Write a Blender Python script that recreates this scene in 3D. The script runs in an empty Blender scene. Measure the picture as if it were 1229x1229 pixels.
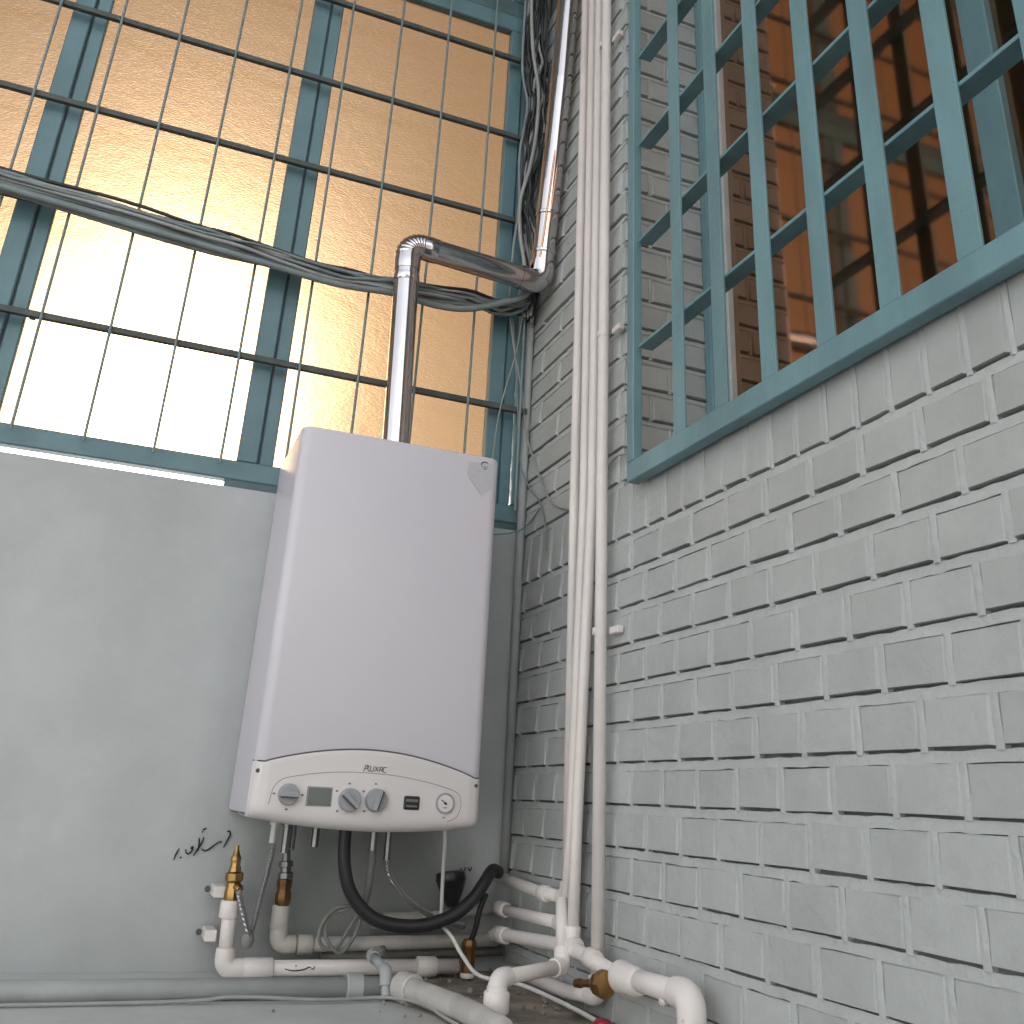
import bpy, bmesh, math, random
from mathutils import Vector, Matrix, noise as mn
R = math.radians
random.seed(7)
S = bpy.context.scene

# ------------------------------------------------------------------ camera
cam_d = bpy.data.cameras.new('camera'); cam = bpy.data.objects.new('camera', cam_d)
S.collection.objects.link(cam); S.camera = cam
cam_d.sensor_fit = 'HORIZONTAL'; cam_d.sensor_width = 36; cam_d.lens = 33.665
cam_d.shift_y = -0.1065; cam_d.clip_start = .02; cam_d.clip_end = 2000
yaw, pit, rol = R(20.445), R(22.818), R(3.118)
f = Vector((math.sin(yaw)*math.cos(pit), math.cos(yaw)*math.cos(pit), math.sin(pit)))
r = Vector((math.cos(yaw), -math.sin(yaw), 0)); u = r.cross(f)
rr = r*math.cos(rol)+u*math.sin(rol); uu = -r*math.sin(rol)+u*math.cos(rol)
mw = Matrix((rr, uu, -f)).transposed().to_4x4(); mw.translation = (-.861, -2.176, 0)
cam.matrix_world = mw

# ------------------------------------------------------------------ world, sun, exposure
SUN_EL, SUN_AZ = 15.9, -1.0          # the sun stands behind the obscured glass, azimuth from +Y towards +X
w = bpy.data.worlds.new('World'); S.world = w; w.use_nodes = True
nt = w.node_tree; nt.nodes.clear()
wo = nt.nodes.new('ShaderNodeOutputWorld'); bg = nt.nodes.new('ShaderNodeBackground')
sky = nt.nodes.new('ShaderNodeTexSky'); sky.sky_type = 'NISHITA'; sky.sun_disc = False
sky.sun_elevation = R(SUN_EL); sky.sun_rotation = R(SUN_AZ); sky.dust_density = 1.5; sky.air_density = 1.0
hs = nt.nodes.new('ShaderNodeHueSaturation'); hs.inputs['Saturation'].default_value = .22
nt.links.new(sky.outputs[0], hs.inputs['Color']); nt.links.new(hs.outputs[0], bg.inputs['Color'])
nt.links.new(bg.outputs[0], wo.inputs['Surface']); bg.inputs['Strength'].default_value = .15
sl = bpy.data.lights.new('sun', 'SUN'); so = bpy.data.objects.new('sun', sl); S.collection.objects.link(so)
sl.energy = 2.2; sl.angle = R(.53); sl.color = (1, .95, .87)
sd = Vector((math.sin(R(SUN_AZ))*math.cos(R(SUN_EL)), math.cos(R(SUN_AZ))*math.cos(R(SUN_EL)), math.sin(R(SUN_EL))))
so.rotation_euler = sd.to_track_quat('Z', 'Y').to_euler()
S.view_settings.view_transform = 'Standard'; S.view_settings.look = 'None'
S.view_settings.gamma = 1; S.view_settings.use_curve_mapping = False
S.view_settings.exposure = 1.82
S.render.engine = 'CYCLES'; S.cycles.use_denoising = True
S.cycles.max_bounces = 8; S.cycles.sample_clamp_indirect = 6

# ------------------------------------------------------------------ helpers
def tag(o, label=None, cat=None, group=None, kind=None):
    if label: o['label'] = label
    if cat: o['category'] = cat
    if group: o['group'] = group
    if kind: o['kind'] = kind
    return o
def empty(name, loc=(0, 0, 0), label=None, cat=None, group=None, rz=0):
    o = bpy.data.objects.new(name, None); S.collection.objects.link(o)
    o.empty_display_size = .05; o.location = loc; o.rotation_euler = (0, 0, rz)
    return tag(o, label, cat, group)
def obj(name, me, mat, parent=None, loc=(0, 0, 0), smooth=False, rot=None):
    if isinstance(me, bmesh.types.BMesh):
        bm = me; me = bpy.data.meshes.new(name); bm.to_mesh(me); bm.free()
        if smooth:
            for p in me.polygons: p.use_smooth = True
            if smooth != 'all': me.set_sharp_from_angle(angle=R(40))
    if mat and not me.materials: me.materials.append(mat)
    o = bpy.data.objects.new(name, me); S.collection.objects.link(o)
    if parent: o.parent = parent; o.location = Vector(loc) - world_of(parent)
    else: o.location = loc
    if rot: o.rotation_euler = rot
    return o
def world_of(p):
    v = Vector(p.location)
    while p.parent: p = p.parent; v = v + p.location
    return v
# NB every mesh below is written in world coordinates; part() sets it under its thing without moving it
def part(name, me, mat, parent, smooth=False):
    return obj(name, me, mat, parent, (0, 0, 0), smooth)
def box(bm, a, b, bev=0, seg=1):
    x0, y0, z0 = a; x1, y1, z1 = b
    vs = [bm.verts.new(p) for p in ((x0,y0,z0),(x1,y0,z0),(x1,y1,z0),(x0,y1,z0),(x0,y0,z1),(x1,y0,z1),(x1,y1,z1),(x0,y1,z1))]
    fs = [bm.faces.new([vs[i] for i in q]) for q in ((0,3,2,1),(4,5,6,7),(0,1,5,4),(1,2,6,5),(2,3,7,6),(3,0,4,7))]
    if bev:
        es = {e for fc in fs for e in fc.edges}
        bmesh.ops.bevel(bm, geom=list(es), offset=bev, segments=seg, affect='EDGES', profile=.5)
def bx(a, b, bev=0, seg=1):
    bm = bmesh.new(); lo = [min(p) for p in zip(a, b)]; hi = [max(p) for p in zip(a, b)]
    box(bm, lo, hi, bev, seg); return bm
def fillet(pts, rad, n=7):
    pts = [Vector(p) for p in pts]; out = [pts[0]]
    for i in range(1, len(pts)-1):
        a, b, c = pts[i-1], pts[i], pts[i+1]
        d1 = (a-b); d2 = (c-b); l1, l2 = d1.length, d2.length; d1.normalize(); d2.normalize()
        ang = d1.angle(d2)
        if ang > R(177): out.append(b); continue
        t = min(rad/math.tan(ang/2), l1*.49, l2*.49); rr_ = t*math.tan(ang/2)
        p1 = b+d1*t; p2 = b+d2*t; cen = b+(d1+d2).normalized()*(rr_/math.sin(ang/2))
        v1 = p1-cen; v2 = p2-cen; th = v1.angle(v2)
        for k in range(n+1):
            s = k/n; out.append(cen + (v1*math.sin((1-s)*th)+v2*math.sin(s*th))/math.sin(th))
    out.append(pts[-1]); return out
def spline(pts, n=8):
    P = [Vector(p) for p in pts]; P = [P[0]*2-P[1]]+P+[P[-1]*2-P[-2]]; out = []
    for i in range(1, len(P)-2):
        for k in range(n):
            t = k/n
            out.append(.5*((2*P[i])+(P[i+1]-P[i-1])*t+(2*P[i-1]-5*P[i]+4*P[i+1]-P[i+2])*t*t+(3*P[i]-P[i-1]-3*P[i+1]+P[i+2])*t**3))
    out.append(P[-2]); return out
def sweep(bm, path, rad, sides=14, cap=True):
    path = [Vector(p) for p in path]; n = len(path)
    rads = rad if isinstance(rad, (list, tuple)) else [rad]*n
    t0 = (path[1]-path[0]).normalized(); a = t0.orthogonal().normalized(); prev = t0; rings = []
    for i, p in enumerate(path):
        t = (path[min(i+1, n-1)]-path[max(i-1, 0)]).normalized()
        a = prev.rotation_difference(t) @ a; a = (a - t*a.dot(t)).normalized(); prev = t; b = t.cross(a)
        rings.append([bm.verts.new(p+(a*math.cos(2*math.pi*k/sides)+b*math.sin(2*math.pi*k/sides))*rads[i]) for k in range(sides)])
    for i in range(n-1):
        for k in range(sides):
            bm.faces.new((rings[i][k], rings[i][(k+1) % sides], rings[i+1][(k+1) % sides], rings[i+1][k]))
    if cap: bm.faces.new(rings[0][::-1]); bm.faces.new(rings[-1])
def tube(path, rad, sides=14, cap=True):
    bm = bmesh.new(); sweep(bm, path, rad, sides, cap); return bm
def lathe(p0, axis, prof, sides=24):
    """prof: list of (distance along axis, radius)"""
    ax = Vector(axis).normalized(); a = ax.orthogonal().normalized(); b = ax.cross(a); bm = bmesh.new(); rings = []
    for d, rd in prof:
        rings.append([bm.verts.new(Vector(p0)+ax*d+(a*math.cos(2*math.pi*k/sides)+b*math.sin(2*math.pi*k/sides))*max(rd, 1e-5)) for k in range(sides)])
    for i in range(len(rings)-1):
        for k in range(sides):
            bm.faces.new((rings[i][k], rings[i][(k+1) % sides], rings[i+1][(k+1) % sides], rings[i+1][k]))
    bm.faces.new(rings[0][::-1]); bm.faces.new(rings[-1]); return bm
def ribbon(bm, pts, wid, y, th=.0004):
    """pen stroke lying on a wall facing -y"""
    P = [Vector((p[0], 0, p[1])) for p in pts]
    P = spline(P, 5) if len(P) > 2 else P
    L = []
    for i, p in enumerate(P):
        t = (P[min(i+1, len(P)-1)]-P[max(i-1, 0)]).normalized(); nrm = Vector((-t.z, 0, t.x))
        wv = wid*(.6+.4*math.sin(math.pi*(i+.5)/len(P)))
        L.append((bm.verts.new((p.x+nrm.x*wv/2, y-th, p.z+nrm.z*wv/2)), bm.verts.new((p.x-nrm.x*wv/2, y-th, p.z-nrm.z*wv/2))))
    for i in range(len(L)-1):
        bm.faces.new((L[i][0], L[i][1], L[i+1][1], L[i+1][0]))

# ------------------------------------------------------------------ materials
def mat(name, col, rough=.5, metal=0, var=.0, vscale=8, bump=0, bscale=60, col2=None, spec=.5, rnd=0, coat=0, streak=None, speck=0, speck_col=(.12, .10, .08), sscale=45, spos=.66, grain=0):
    m = bpy.data.materials.new(name); m.use_nodes = True; n = m.node_tree.nodes; l = m.node_tree.links
    p = n['Principled BSDF']; p.inputs['Roughness'].default_value = rough; p.inputs['Metallic'].default_value = metal
    p.inputs['Specular IOR Level'].default_value = spec; p.inputs['Coat Weight'].default_value = coat
    c = (*col, 1); tc = n.new('ShaderNodeTexCoord'); out = None
    geo = n.new('ShaderNodeNewGeometry')
    if var or col2:
        nz = n.new('ShaderNodeTexNoise'); nz.inputs['Scale'].default_value = vscale; nz.inputs['Detail'].default_value = 7
        nz.inputs['Roughness'].default_value = .62
        l.new(geo.outputs['Position'], nz.inputs['Vector'])
        if streak:
            mp = n.new('ShaderNodeMapping'); mp.inputs['Scale'].default_value = streak
            l.new(geo.outputs['Position'], mp.inputs['Vector']); l.new(mp.outputs[0], nz.inputs['Vector'])
        rp = n.new('ShaderNodeValToRGB'); rp.color_ramp.elements[0].position = .34; rp.color_ramp.elements[1].position = .68
        a = col2 or tuple(v*(1-var) for v in col)
        rp.color_ramp.elements[0].color = (*a, 1); rp.color_ramp.elements[1].color = (*(tuple(min(1, v*(1+var*.5)) for v in col)), 1)
        l.new(nz.outputs['Fac'], rp.inputs['Fac']); out = rp.outputs['Color']
    if rnd:
        oi = n.new('ShaderNodeObjectInfo'); mr = n.new('ShaderNodeMapRange')
        mr.inputs['To Min'].default_value = 1-rnd; mr.inputs['To Max'].default_value = 1+rnd
        l.new(oi.outputs['Random'], mr.inputs['Value']); h = n.new('ShaderNodeHueSaturation')
        l.new(mr.outputs[0], h.inputs['Value'])
        if out: l.new(out, h.inputs['Color'])
        else: h.inputs['Color'].default_value = c
        out = h.outputs['Color']
    if speck:
        ns = n.new('ShaderNodeTexNoise'); ns.inputs['Scale'].default_value = sscale; ns.inputs['Detail'].default_value = 6; ns.inputs['Roughness'].default_value = .7
        l.new(geo.outputs['Position'], ns.inputs['Vector']); ms = n.new('ShaderNodeMapRange')
        ms.inputs['From Min'].default_value = spos; ms.inputs['From Max'].default_value = spos+.05; ms.inputs['To Max'].default_value = speck
        l.new(ns.outputs['Fac'], ms.inputs['Value']); mm_ = n.new('ShaderNodeMix'); mm_.data_type = 'RGBA'
        l.new(ms.outputs[0], mm_.inputs['Factor']); mm_.inputs['A'].default_value = c
        if out: l.new(out, mm_.inputs['A'])
        mm_.inputs['B'].default_value = (*speck_col, 1); out = mm_.outputs['Result']
    if out: l.new(out, p.inputs['Base Color'])
    else: p.inputs['Base Color'].default_value = c
    if bump:
        nb = n.new('ShaderNodeTexNoise'); nb.inputs['Scale'].default_value = bscale; nb.inputs['Detail'].default_value = 5
        l.new(geo.outputs['Position'], nb.inputs['Vector']); bp = n.new('ShaderNodeBump')
        bp.inputs['Strength'].default_value = 1; bp.inputs['Distance'].default_value = bump
        l.new(nb.outputs['Fac'], bp.inputs['Height']); l.new(bp.outputs[0], p.inputs['Normal'])
        if grain:
            ng = n.new('ShaderNodeTexNoise'); ng.inputs['Scale'].default_value = 260; ng.inputs['Detail'].default_value = 3
            l.new(geo.outputs['Position'], ng.inputs['Vector']); b2 = n.new('ShaderNodeBump'); b2.inputs['Distance'].default_value = grain
            l.new(ng.outputs['Fac'], b2.inputs['Height']); l.new(bp.outputs[0], b2.inputs['Normal']); l.new(b2.outputs[0], p.inputs['Normal'])
    return m
M = {}
M['brick'] = mat('painted_brick', (.475, .492, .482), .5, var=.11, vscale=6, bump=.0022, bscale=55, rnd=.05, speck=.35, sscale=38, spos=.69, grain=.0004)
M['mortar'] = mat('painted_mortar', (.53, .548, .538), .5, var=.10, vscale=9, bump=.0025, bscale=80, speck=.3, sscale=38, spos=.69)
M['backing'] = mat('joint_grime', (.20, .20, .195), .8, var=.3, vscale=30, bump=.001)
M['plaster'] = mat('painted_plaster', (.46, .475, .475), .5, var=.14, vscale=2.6, bump=.0035, bscale=14, speck=.45, sscale=30, spos=.70, grain=.0005)
M['teal_w'] = mat('window_teal_paint', (.125, .225, .25), .42, var=.16, vscale=9, bump=.0008, bscale=60)
M['teal'] = mat('teal_paint', (.17, .315, .35), .42, var=.20, vscale=9, bump=.0012, bscale=60, speck=.7, speck_col=(.09, .06, .04), sscale=70, spos=.69, streak=(1, 1, .25))
M['teal_d'] = mat('dull_teal_paint', (.09, .15, .165), .5, var=.22, vscale=14, bump=.0006, bscale=80)
M['bar'] = mat('backlit_bar_paint', (.075, .09, .085), .55, var=.3, vscale=25, bump=.0006)  # crossbars against the bright panes: their backlit darkness is put into the colour
M['rod'] = mat('grey_teal_rod_paint', (.19, .25, .255), .4, var=.15, vscale=20)
M['enamel'] = mat('white_enamel', (.68, .642, .695), .33, var=.03, vscale=2.5, bump=.0008, bscale=3)
M['panel'] = mat('cream_white_plastic', (.72, .67, .66), .34, var=.02, vscale=5)
M['seam'] = mat('dark_seam', (.09, .085, .09), .6)
M['line'] = mat('grey_line', (.30, .28, .28), .6)
M['knob'] = mat('grey_plastic', (.34, .34, .36), .4, var=.05, vscale=60)
M['screen'] = mat('lcd_screen', (.105, .115, .105), .18)
M['black'] = mat('black_plastic', (.015, .014, .015), .35)
M['print'] = mat('grey_print', (.16, .155, .16), .5)
M['white'] = mat('white_plastic', (.75, .74, .72), .4)
M['pipe'] = mat('white_pipe_plastic', (.83, .765, .735), .38, var=.09, vscale=7, bump=.0004, bscale=40, speck=.5, speck_col=(.30, .25, .20), sscale=28, spos=.67)
M['pipe_old'] = mat('dusty_pipe_plastic', (.52, .49, .46), .5, var=.25, vscale=11, bump=.0004, bscale=60)
M['pipe_grey'] = mat('painted_over_pipe', (.40, .415, .41), .5, var=.16, vscale=10, bump=.0008, bscale=50)
M['pipe_dark'] = mat('grimy_pipe', (.22, .215, .20), .6, var=.3, vscale=14, bump=.0005)
M['chrome'] = mat('chromed_steel', (.58, .545, .545), .12, metal=1, var=.06, vscale=10, bump=.0006, bscale=9)
M['steel'] = mat('galvanised_steel', (.22, .22, .22), .35, metal=1, var=.2, vscale=30)
M['brass'] = mat('brass', (.42, .26, .10), .38, metal=1, var=.25, vscale=35)
M['bronze'] = mat('tarnished_brass', (.20, .105, .045), .45, metal=.8, var=.4, vscale=40)
M['rubber'] = mat('black_rubber', (.022, .021, .023), .42, bump=.0003, bscale=200)
M['cable_g'] = mat('grey_cable', (.22, .26, .265), .5, var=.2, vscale=12)
M['cable_l'] = mat('light_cable', (.36, .36, .35), .5, var=.2, vscale=12)
M['cable_d'] = mat('dark_cable', (.03, .032, .035), .5)
M['cable_w'] = mat('white_cable', (.70, .68, .66), .4)
M['concrete'] = mat('stained_concrete', (.34, .31, .27), .8, col2=(.20, .19, .165), var=.1, vscale=7, bump=.003, bscale=35)
M['ledge'] = mat('ledge_paint', (.58, .59, .575), .6, var=.12, vscale=5, bump=.002, bscale=25)
M['floor'] = mat('floor_tile', (.07, .068, .066), .6, var=.1, vscale=2)
M['ink'] = mat('marker_ink', (.025, .028, .03), .7)
M['red'] = mat('red_plastic', (.42, .035, .05), .4)
M['teflon'] = mat('thread_tape', (.75, .73, .70), .6)
# braided hose: fine woven relief
m = M['braid'] = mat('braided_steel', (.5, .49, .50), .32, metal=.9); n = m.node_tree.nodes; l = m.node_tree.links
wv = n.new('ShaderNodeTexWave'); wv.inputs['Scale'].default_value = 130; wv.bands_direction = 'DIAGONAL'; g = n.new('ShaderNodeNewGeometry')
l.new(g.outputs['Position'], wv.inputs['Vector']); bp = n.new('ShaderNodeBump'); bp.inputs['Distance'].default_value = .0015
l.new(wv.outputs['Fac'], bp.inputs['Height']); l.new(bp.outputs[0], n['Principled BSDF'].inputs['Normal'])
nt = M['plaster'].node_tree; n = nt.nodes; l = nt.links  # darkens the plaster below the boiler, deepening the shade there in colour
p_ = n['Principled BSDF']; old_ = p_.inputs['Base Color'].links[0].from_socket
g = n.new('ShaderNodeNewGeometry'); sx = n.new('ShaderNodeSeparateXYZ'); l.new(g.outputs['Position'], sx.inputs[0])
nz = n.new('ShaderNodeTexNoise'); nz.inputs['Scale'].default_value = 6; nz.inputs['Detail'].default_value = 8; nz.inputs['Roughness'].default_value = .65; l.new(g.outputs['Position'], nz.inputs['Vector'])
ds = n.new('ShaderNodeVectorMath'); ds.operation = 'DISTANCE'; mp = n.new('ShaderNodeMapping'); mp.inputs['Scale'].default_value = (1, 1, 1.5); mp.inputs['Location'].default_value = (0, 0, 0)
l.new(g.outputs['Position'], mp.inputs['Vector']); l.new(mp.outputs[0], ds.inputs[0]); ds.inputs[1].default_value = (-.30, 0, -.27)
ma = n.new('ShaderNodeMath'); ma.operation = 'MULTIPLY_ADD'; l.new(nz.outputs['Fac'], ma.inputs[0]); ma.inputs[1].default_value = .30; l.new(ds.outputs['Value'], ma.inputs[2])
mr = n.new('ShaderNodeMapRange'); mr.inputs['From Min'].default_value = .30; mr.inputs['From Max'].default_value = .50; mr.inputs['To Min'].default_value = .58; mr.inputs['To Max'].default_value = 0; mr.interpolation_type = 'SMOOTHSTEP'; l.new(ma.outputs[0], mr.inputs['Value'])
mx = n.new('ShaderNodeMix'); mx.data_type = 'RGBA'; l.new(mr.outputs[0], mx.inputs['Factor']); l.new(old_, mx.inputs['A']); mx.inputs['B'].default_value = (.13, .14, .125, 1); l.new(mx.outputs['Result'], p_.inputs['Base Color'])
# obscured amber glass
def amber():
    m = bpy.data.materials.new('obscured_amber_glass'); m.use_nodes = True; n = m.node_tree.nodes; l = m.node_tree.links; n.clear()
    o = n.new('ShaderNodeOutputMaterial'); g = n.new('ShaderNodeNewGeometry')
    def nz(sc, det, stretch):
        mp = n.new('ShaderNodeMapping'); mp.inputs['Scale'].default_value = stretch; t = n.new('ShaderNodeTexNoise')
        t.inputs['Scale'].default_value = sc; t.inputs['Detail'].default_value = det
        l.new(g.outputs['Position'], mp.inputs['Vector']); l.new(mp.outputs[0], t.inputs['Vector']); return t
    t1 = nz(170, 2, (.6, 1, 2.0)); t2 = nz(22, 2, (1, 1, 1.4)); ad = n.new('ShaderNodeMath'); ad.operation = 'MULTIPLY_ADD'
    l.new(t2.outputs['Fac'], ad.inputs[0]); ad.inputs[1].default_value = 1.2; l.new(t1.outputs['Fac'], ad.inputs[2])
    bp = n.new('ShaderNodeBump'); bp.inputs['Distance'].default_value = .0015; bp.inputs['Strength'].default_value = .7
    l.new(ad.outputs[0], bp.inputs['Height'])
    rf = n.new('ShaderNodeBsdfRefraction'); rf.inputs['IOR'].default_value = 1.3; rf.inputs['Roughness'].default_value = .56
    rf.inputs['Color'].default_value = (.075, .052, .030, 1)
    tr = n.new('ShaderNodeBsdfTranslucent'); tr.inputs['Color'].default_value = (.080, .044, .0215, 1)
    gl = n.new('ShaderNodeBsdfGlossy'); gl.inputs['Roughness'].default_value = .25
    mx = n.new('ShaderNodeMixShader'); mx.inputs[0].default_value = .5; m2 = n.new('ShaderNodeMixShader'); m2.inputs[0].default_value = .05
    for b in (rf, tr, gl): l.new(bp.outputs[0], b.inputs['Normal'])
    l.new(rf.outputs[0], mx.inputs[1]); l.new(tr.outputs[0], mx.inputs[2])
    l.new(mx.outputs[0], m2.inputs[1]); l.new(gl.outputs[0], m2.inputs[2]); l.new(m2.outputs[0], o.inputs['Surface']); return m
M['amber'] = amber()
M['bronze_glass'] = mat('reflective_bronze_glass', (.42, .25, .16), .06, metal=1)

# ------------------------------------------------------------------ brick wall (plane x = 0, facing -x)
def brick_mesh(L, H, seed, axis='y', proud=.0044, top=.0007, depth=.02):
    """face towards -x (axis y) or -y (axis x); local origin at the brick's lower start corner"""
    rnd = random.Random(seed); bm = bmesh.new(); j = lambda a: rnd.uniform(-a, a); c = .0040
    tilt = j(.0012)
    def P(a, o, z): return (-o, a, z) if axis == 'y' else (a, -o, z)
    s = -1 if axis == 'y' else 1
    outer = [(0, top-.002, 0), (L, top-.002, 0), (L, top-.002, H), (0, top-.002, H)]
    inner = [(c+j(.001), proud+tilt+j(.0006), .0006), (L-c+j(.001), proud-tilt+j(.0006), .0006), (L-c+j(.001), top+j(.0004), H-.002), (c+j(.001), top+j(.0004), H-.002)]
    back = [(0, -depth, 0), (L, -depth, 0), (L, -depth, H), (0, -depth, H)]
    rows = []
    for ring in (back, outer, inner): rows.append([bm.verts.new(P(*p)) for p in ring])
    mid = bm.verts.new(P(L/2+j(.01), (proud+top)/2+.0008, H*.5+j(.006)))
    for a, b in ((0, 1), (1, 2)):
        for k in range(4): bm.faces.new((rows[a][k], rows[a][(k+1) % 4], rows[b][(k+1) % 4], rows[b][k]))
    for k in range(4): bm.faces.new((rows[2][k], rows[2][(k+1) % 4], mid))
    bmesh.ops.recalc_face_normals(bm, faces=bm.faces[:])
    me = bpy.data.meshes.new('brick'); bm.to_mesh(me); bm.free(); me.materials.append(M['brick']); return me
wall = empty('brick_wall', (0, -1.2, -1.4), 'grey painted brick wall to the right of the boiler, with deep joints', 'wall')
BED, PITCH = .0165, .0695
slots = []      # (mesh key, position, size for ranking)
meshes = {}
def bmesh_for(kind, L, H, axis):
    k = (kind, random.randrange(6))
    if k not in meshes: meshes[k] = brick_mesh(L, H, hash(k[0]) % 97 + k[1]*13 if False else (len(kind)*31+k[1]*13), axis)
    return meshes[k]
mort = bmesh.new()
def strip(bm, axis, a0, a1, z0, z1, off, jit=.0012, step=.018, d=.012):
    """irregular mortar band, running along the wall"""
    n = max(2, int(abs(a1-a0)/step)); rows = []
    for i in range(n+1):
        a = a0+(a1-a0)*i/n; q = []
        for (z, o) in ((z0, -d), (z0+random.uniform(-jit, jit)*.8, off+random.uniform(-jit, jit)*.5), (z1+random.uniform(-jit, jit)*.8, off-.0006+random.uniform(-jit, jit)*.4), (z1, -d)):
            q.append(bm.verts.new((-o, a, z) if axis == 'y' else (a, -o, z)))
        rows.append(q)
    for i in range(n):
        for k in range(3): bm.faces.new((rows[i][k], rows[i][k+1], rows[i+1][k+1], rows[i+1][k]))
def vstrip(bm, axis, a, wd, z0, z1, off, jit=.0009, d=.012):
    n = 4; rows = []
    for i in range(n+1):
        z = z0+(z1-z0)*i/n; q = []; sh = random.uniform(-jit, jit)
        for (s, o) in ((-1, -d), (-1, off-.0010), (0, off+random.uniform(0, jit)), (1, off-.0010), (1, -d)):
            y = a+sh+s*wd/2
            q.append(bm.verts.new((-o, y, z) if axis == 'y' else (y, -o, z)))
        rows.append(q)
    for i in range(n):
        for k in range(4): bm.faces.new((rows[i][k], rows[i][k+1], rows[i+1][k+1], rows[i+1][k]))
YEND = -1.78
def course(zb, y0, y1, L, H, off, kind, jointw=.0095):
    """bricks from y0 down to y1 (towards the camera); zb = brick's lower edge"""
    pos = y0+off; z0 = zb
    while pos > y1:
        a = pos-L+jointw
        lo, hi = max(a, y1), min(pos, y0)
        if hi-lo > .02:
            full = abs((hi-lo)-(L-jointw)) < .002
            slots.append((kind if full else kind+'%.3f' % (hi-lo), hi-lo, H, 'y', (0, lo, z0)))
        if y1 < a-jointw/2 < y0: vstrip(mort, 'y', a-jointw/2, jointw+.002, z0-.0045, z0+H+.001, .0016)
        pos -= L
    strip(mort, 'y', y0, y1, z0-BED, z0-.0034, .0004)
# below the window
for k in range(15):
    zb = .431+.0005 - (k)*PITCH
    course(zb, -.004, YEND, .1075, PITCH-BED, (0 if k % 2 else .054)+.018, 'header')
# rowlock course under the sill
course(.500, -.004, YEND, .0645, .104, .01, 'rowlock', .0075)
# pier between the corner and the window
for k in range(24):
    zb = .620+k*.0705
    course(zb, -.004, -.5385, .215, .0705-BED, (.02 if k % 2 else .13), 'stretcher', .006)
    # jamb of the opening, facing the camera
    for a, b in (((.0015, .105), (.112, .2)) if k % 2 else ((.0015, .06), (.066, .2))):
        slots.append(('jamb%.2f' % (b-a), b-a, .0705-BED, 'x', (a, -.538, zb)))
        vstrip(mort, 'x', b+.003, .008, zb-.0045, zb+.0545, .0012) if b < .19 else None
cp = Vector((-.861, -2.176, 0))
part_n = 0
jv = []
for kind, L, H, ax, p in slots: jv.append(((Vector(p)-cp).length/(L*H)**.5, kind, L, H, ax, p))
jv.sort(key=lambda t: t[0] if t[5][1] > -1.6 else 99)
rest = bmesh.new()
for i, (_, kind, L, H, ax, p) in enumerate(jv):
    me = bmesh_for(kind, L, H, ax)
    if i < 298:
        o = obj('brick', me, None, wall, (p[0]+random.uniform(-.0012, .0008) if ax == 'y' else p[0], p[1], p[2]+random.uniform(-.001, .001)))
        if ax == 'y': o.rotation_euler = (random.uniform(-.012, .012), 0, random.uniform(-.012, .012))
    else:
        t = me.copy(); t.transform(Matrix.Translation(p)); rest.from_mesh(t)
for kk in range(24): strip(mort, 'x', .004, .2, .620+kk*.0705-BED, .620+kk*.0705-.0052, -.537+.5365+.0005) if False else None
mo = part('mortar', mort, M['mortar'], wall, True); tag(mo, kind='stuff')
jm = bmesh.new()
for kk in range(25): strip(jm, 'x', -.0008, .2, .620+kk*.0705-BED, .620+kk*.0705-.0052, .0005)
for v in jm.verts: v.co.y += -.538
tag(part('jamb_mortar', jm, M['mortar'], wall, 'all'), kind='stuff')
o = part('brick_run', rest, M['brick'], wall); tag(o, kind='stuff')
core = bmesh.new()
box(core, (.0085, YEND-.6, -1.4), (.25, .0, .597)); box(core, (.0085, -.5325, .597), (.25, .0, 2.45)); box(core, (.0085, YEND-.6, 2.45), (.25, .0, 3.4))
box(core, (.0085, YEND-.6, .597), (.25, YEND-.1, 2.45))
part('wall_core', core, M['backing'], wall)
for v in mo.data.vertices:      # jamb head joints sit on the jamb face
    if v.co.x > .02: v.co.y -= .538
# ------------------------------------------------------------------ plaster wall (plane y = 0, facing -y)
pw = empty('plaster_wall', (-1.2, 0, -1.4), 'smooth grey green plastered wall behind the boiler, below the amber window', 'wall')
pl = bmesh.new(); N = 60
def P_surf(x, z): return -.0016*(mn.noise(Vector((x*4, 0, z*4)))+.4*mn.noise(Vector((x*13, 3, z*13))))
xs = [-3.2+3.206*i/N for i in range(N+1)]; zs = [-1.4+2.035*i/44 for i in range(45)]
gr = [[pl.verts.new((x, P_surf(x, z), z)) for z in zs] for x in xs]
for i in range(N):
    for k in range(44): pl.faces.new((gr[i][k], gr[i+1][k], gr[i+1][k+1], gr[i][k+1]))
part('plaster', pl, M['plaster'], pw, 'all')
part('wall_core', bx((-3.2, .004, -1.4), (.26, .03, .634)), M['plaster'], pw)
part('lintel', bx((-3.2, .0, 3.2005), (.0085, .2, 3.4)), M['plaster'], pw)
part('corner_post', bx((-.0115, .02, .634), (.26, .10, 3.4)), M['plaster'], pw)

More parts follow.
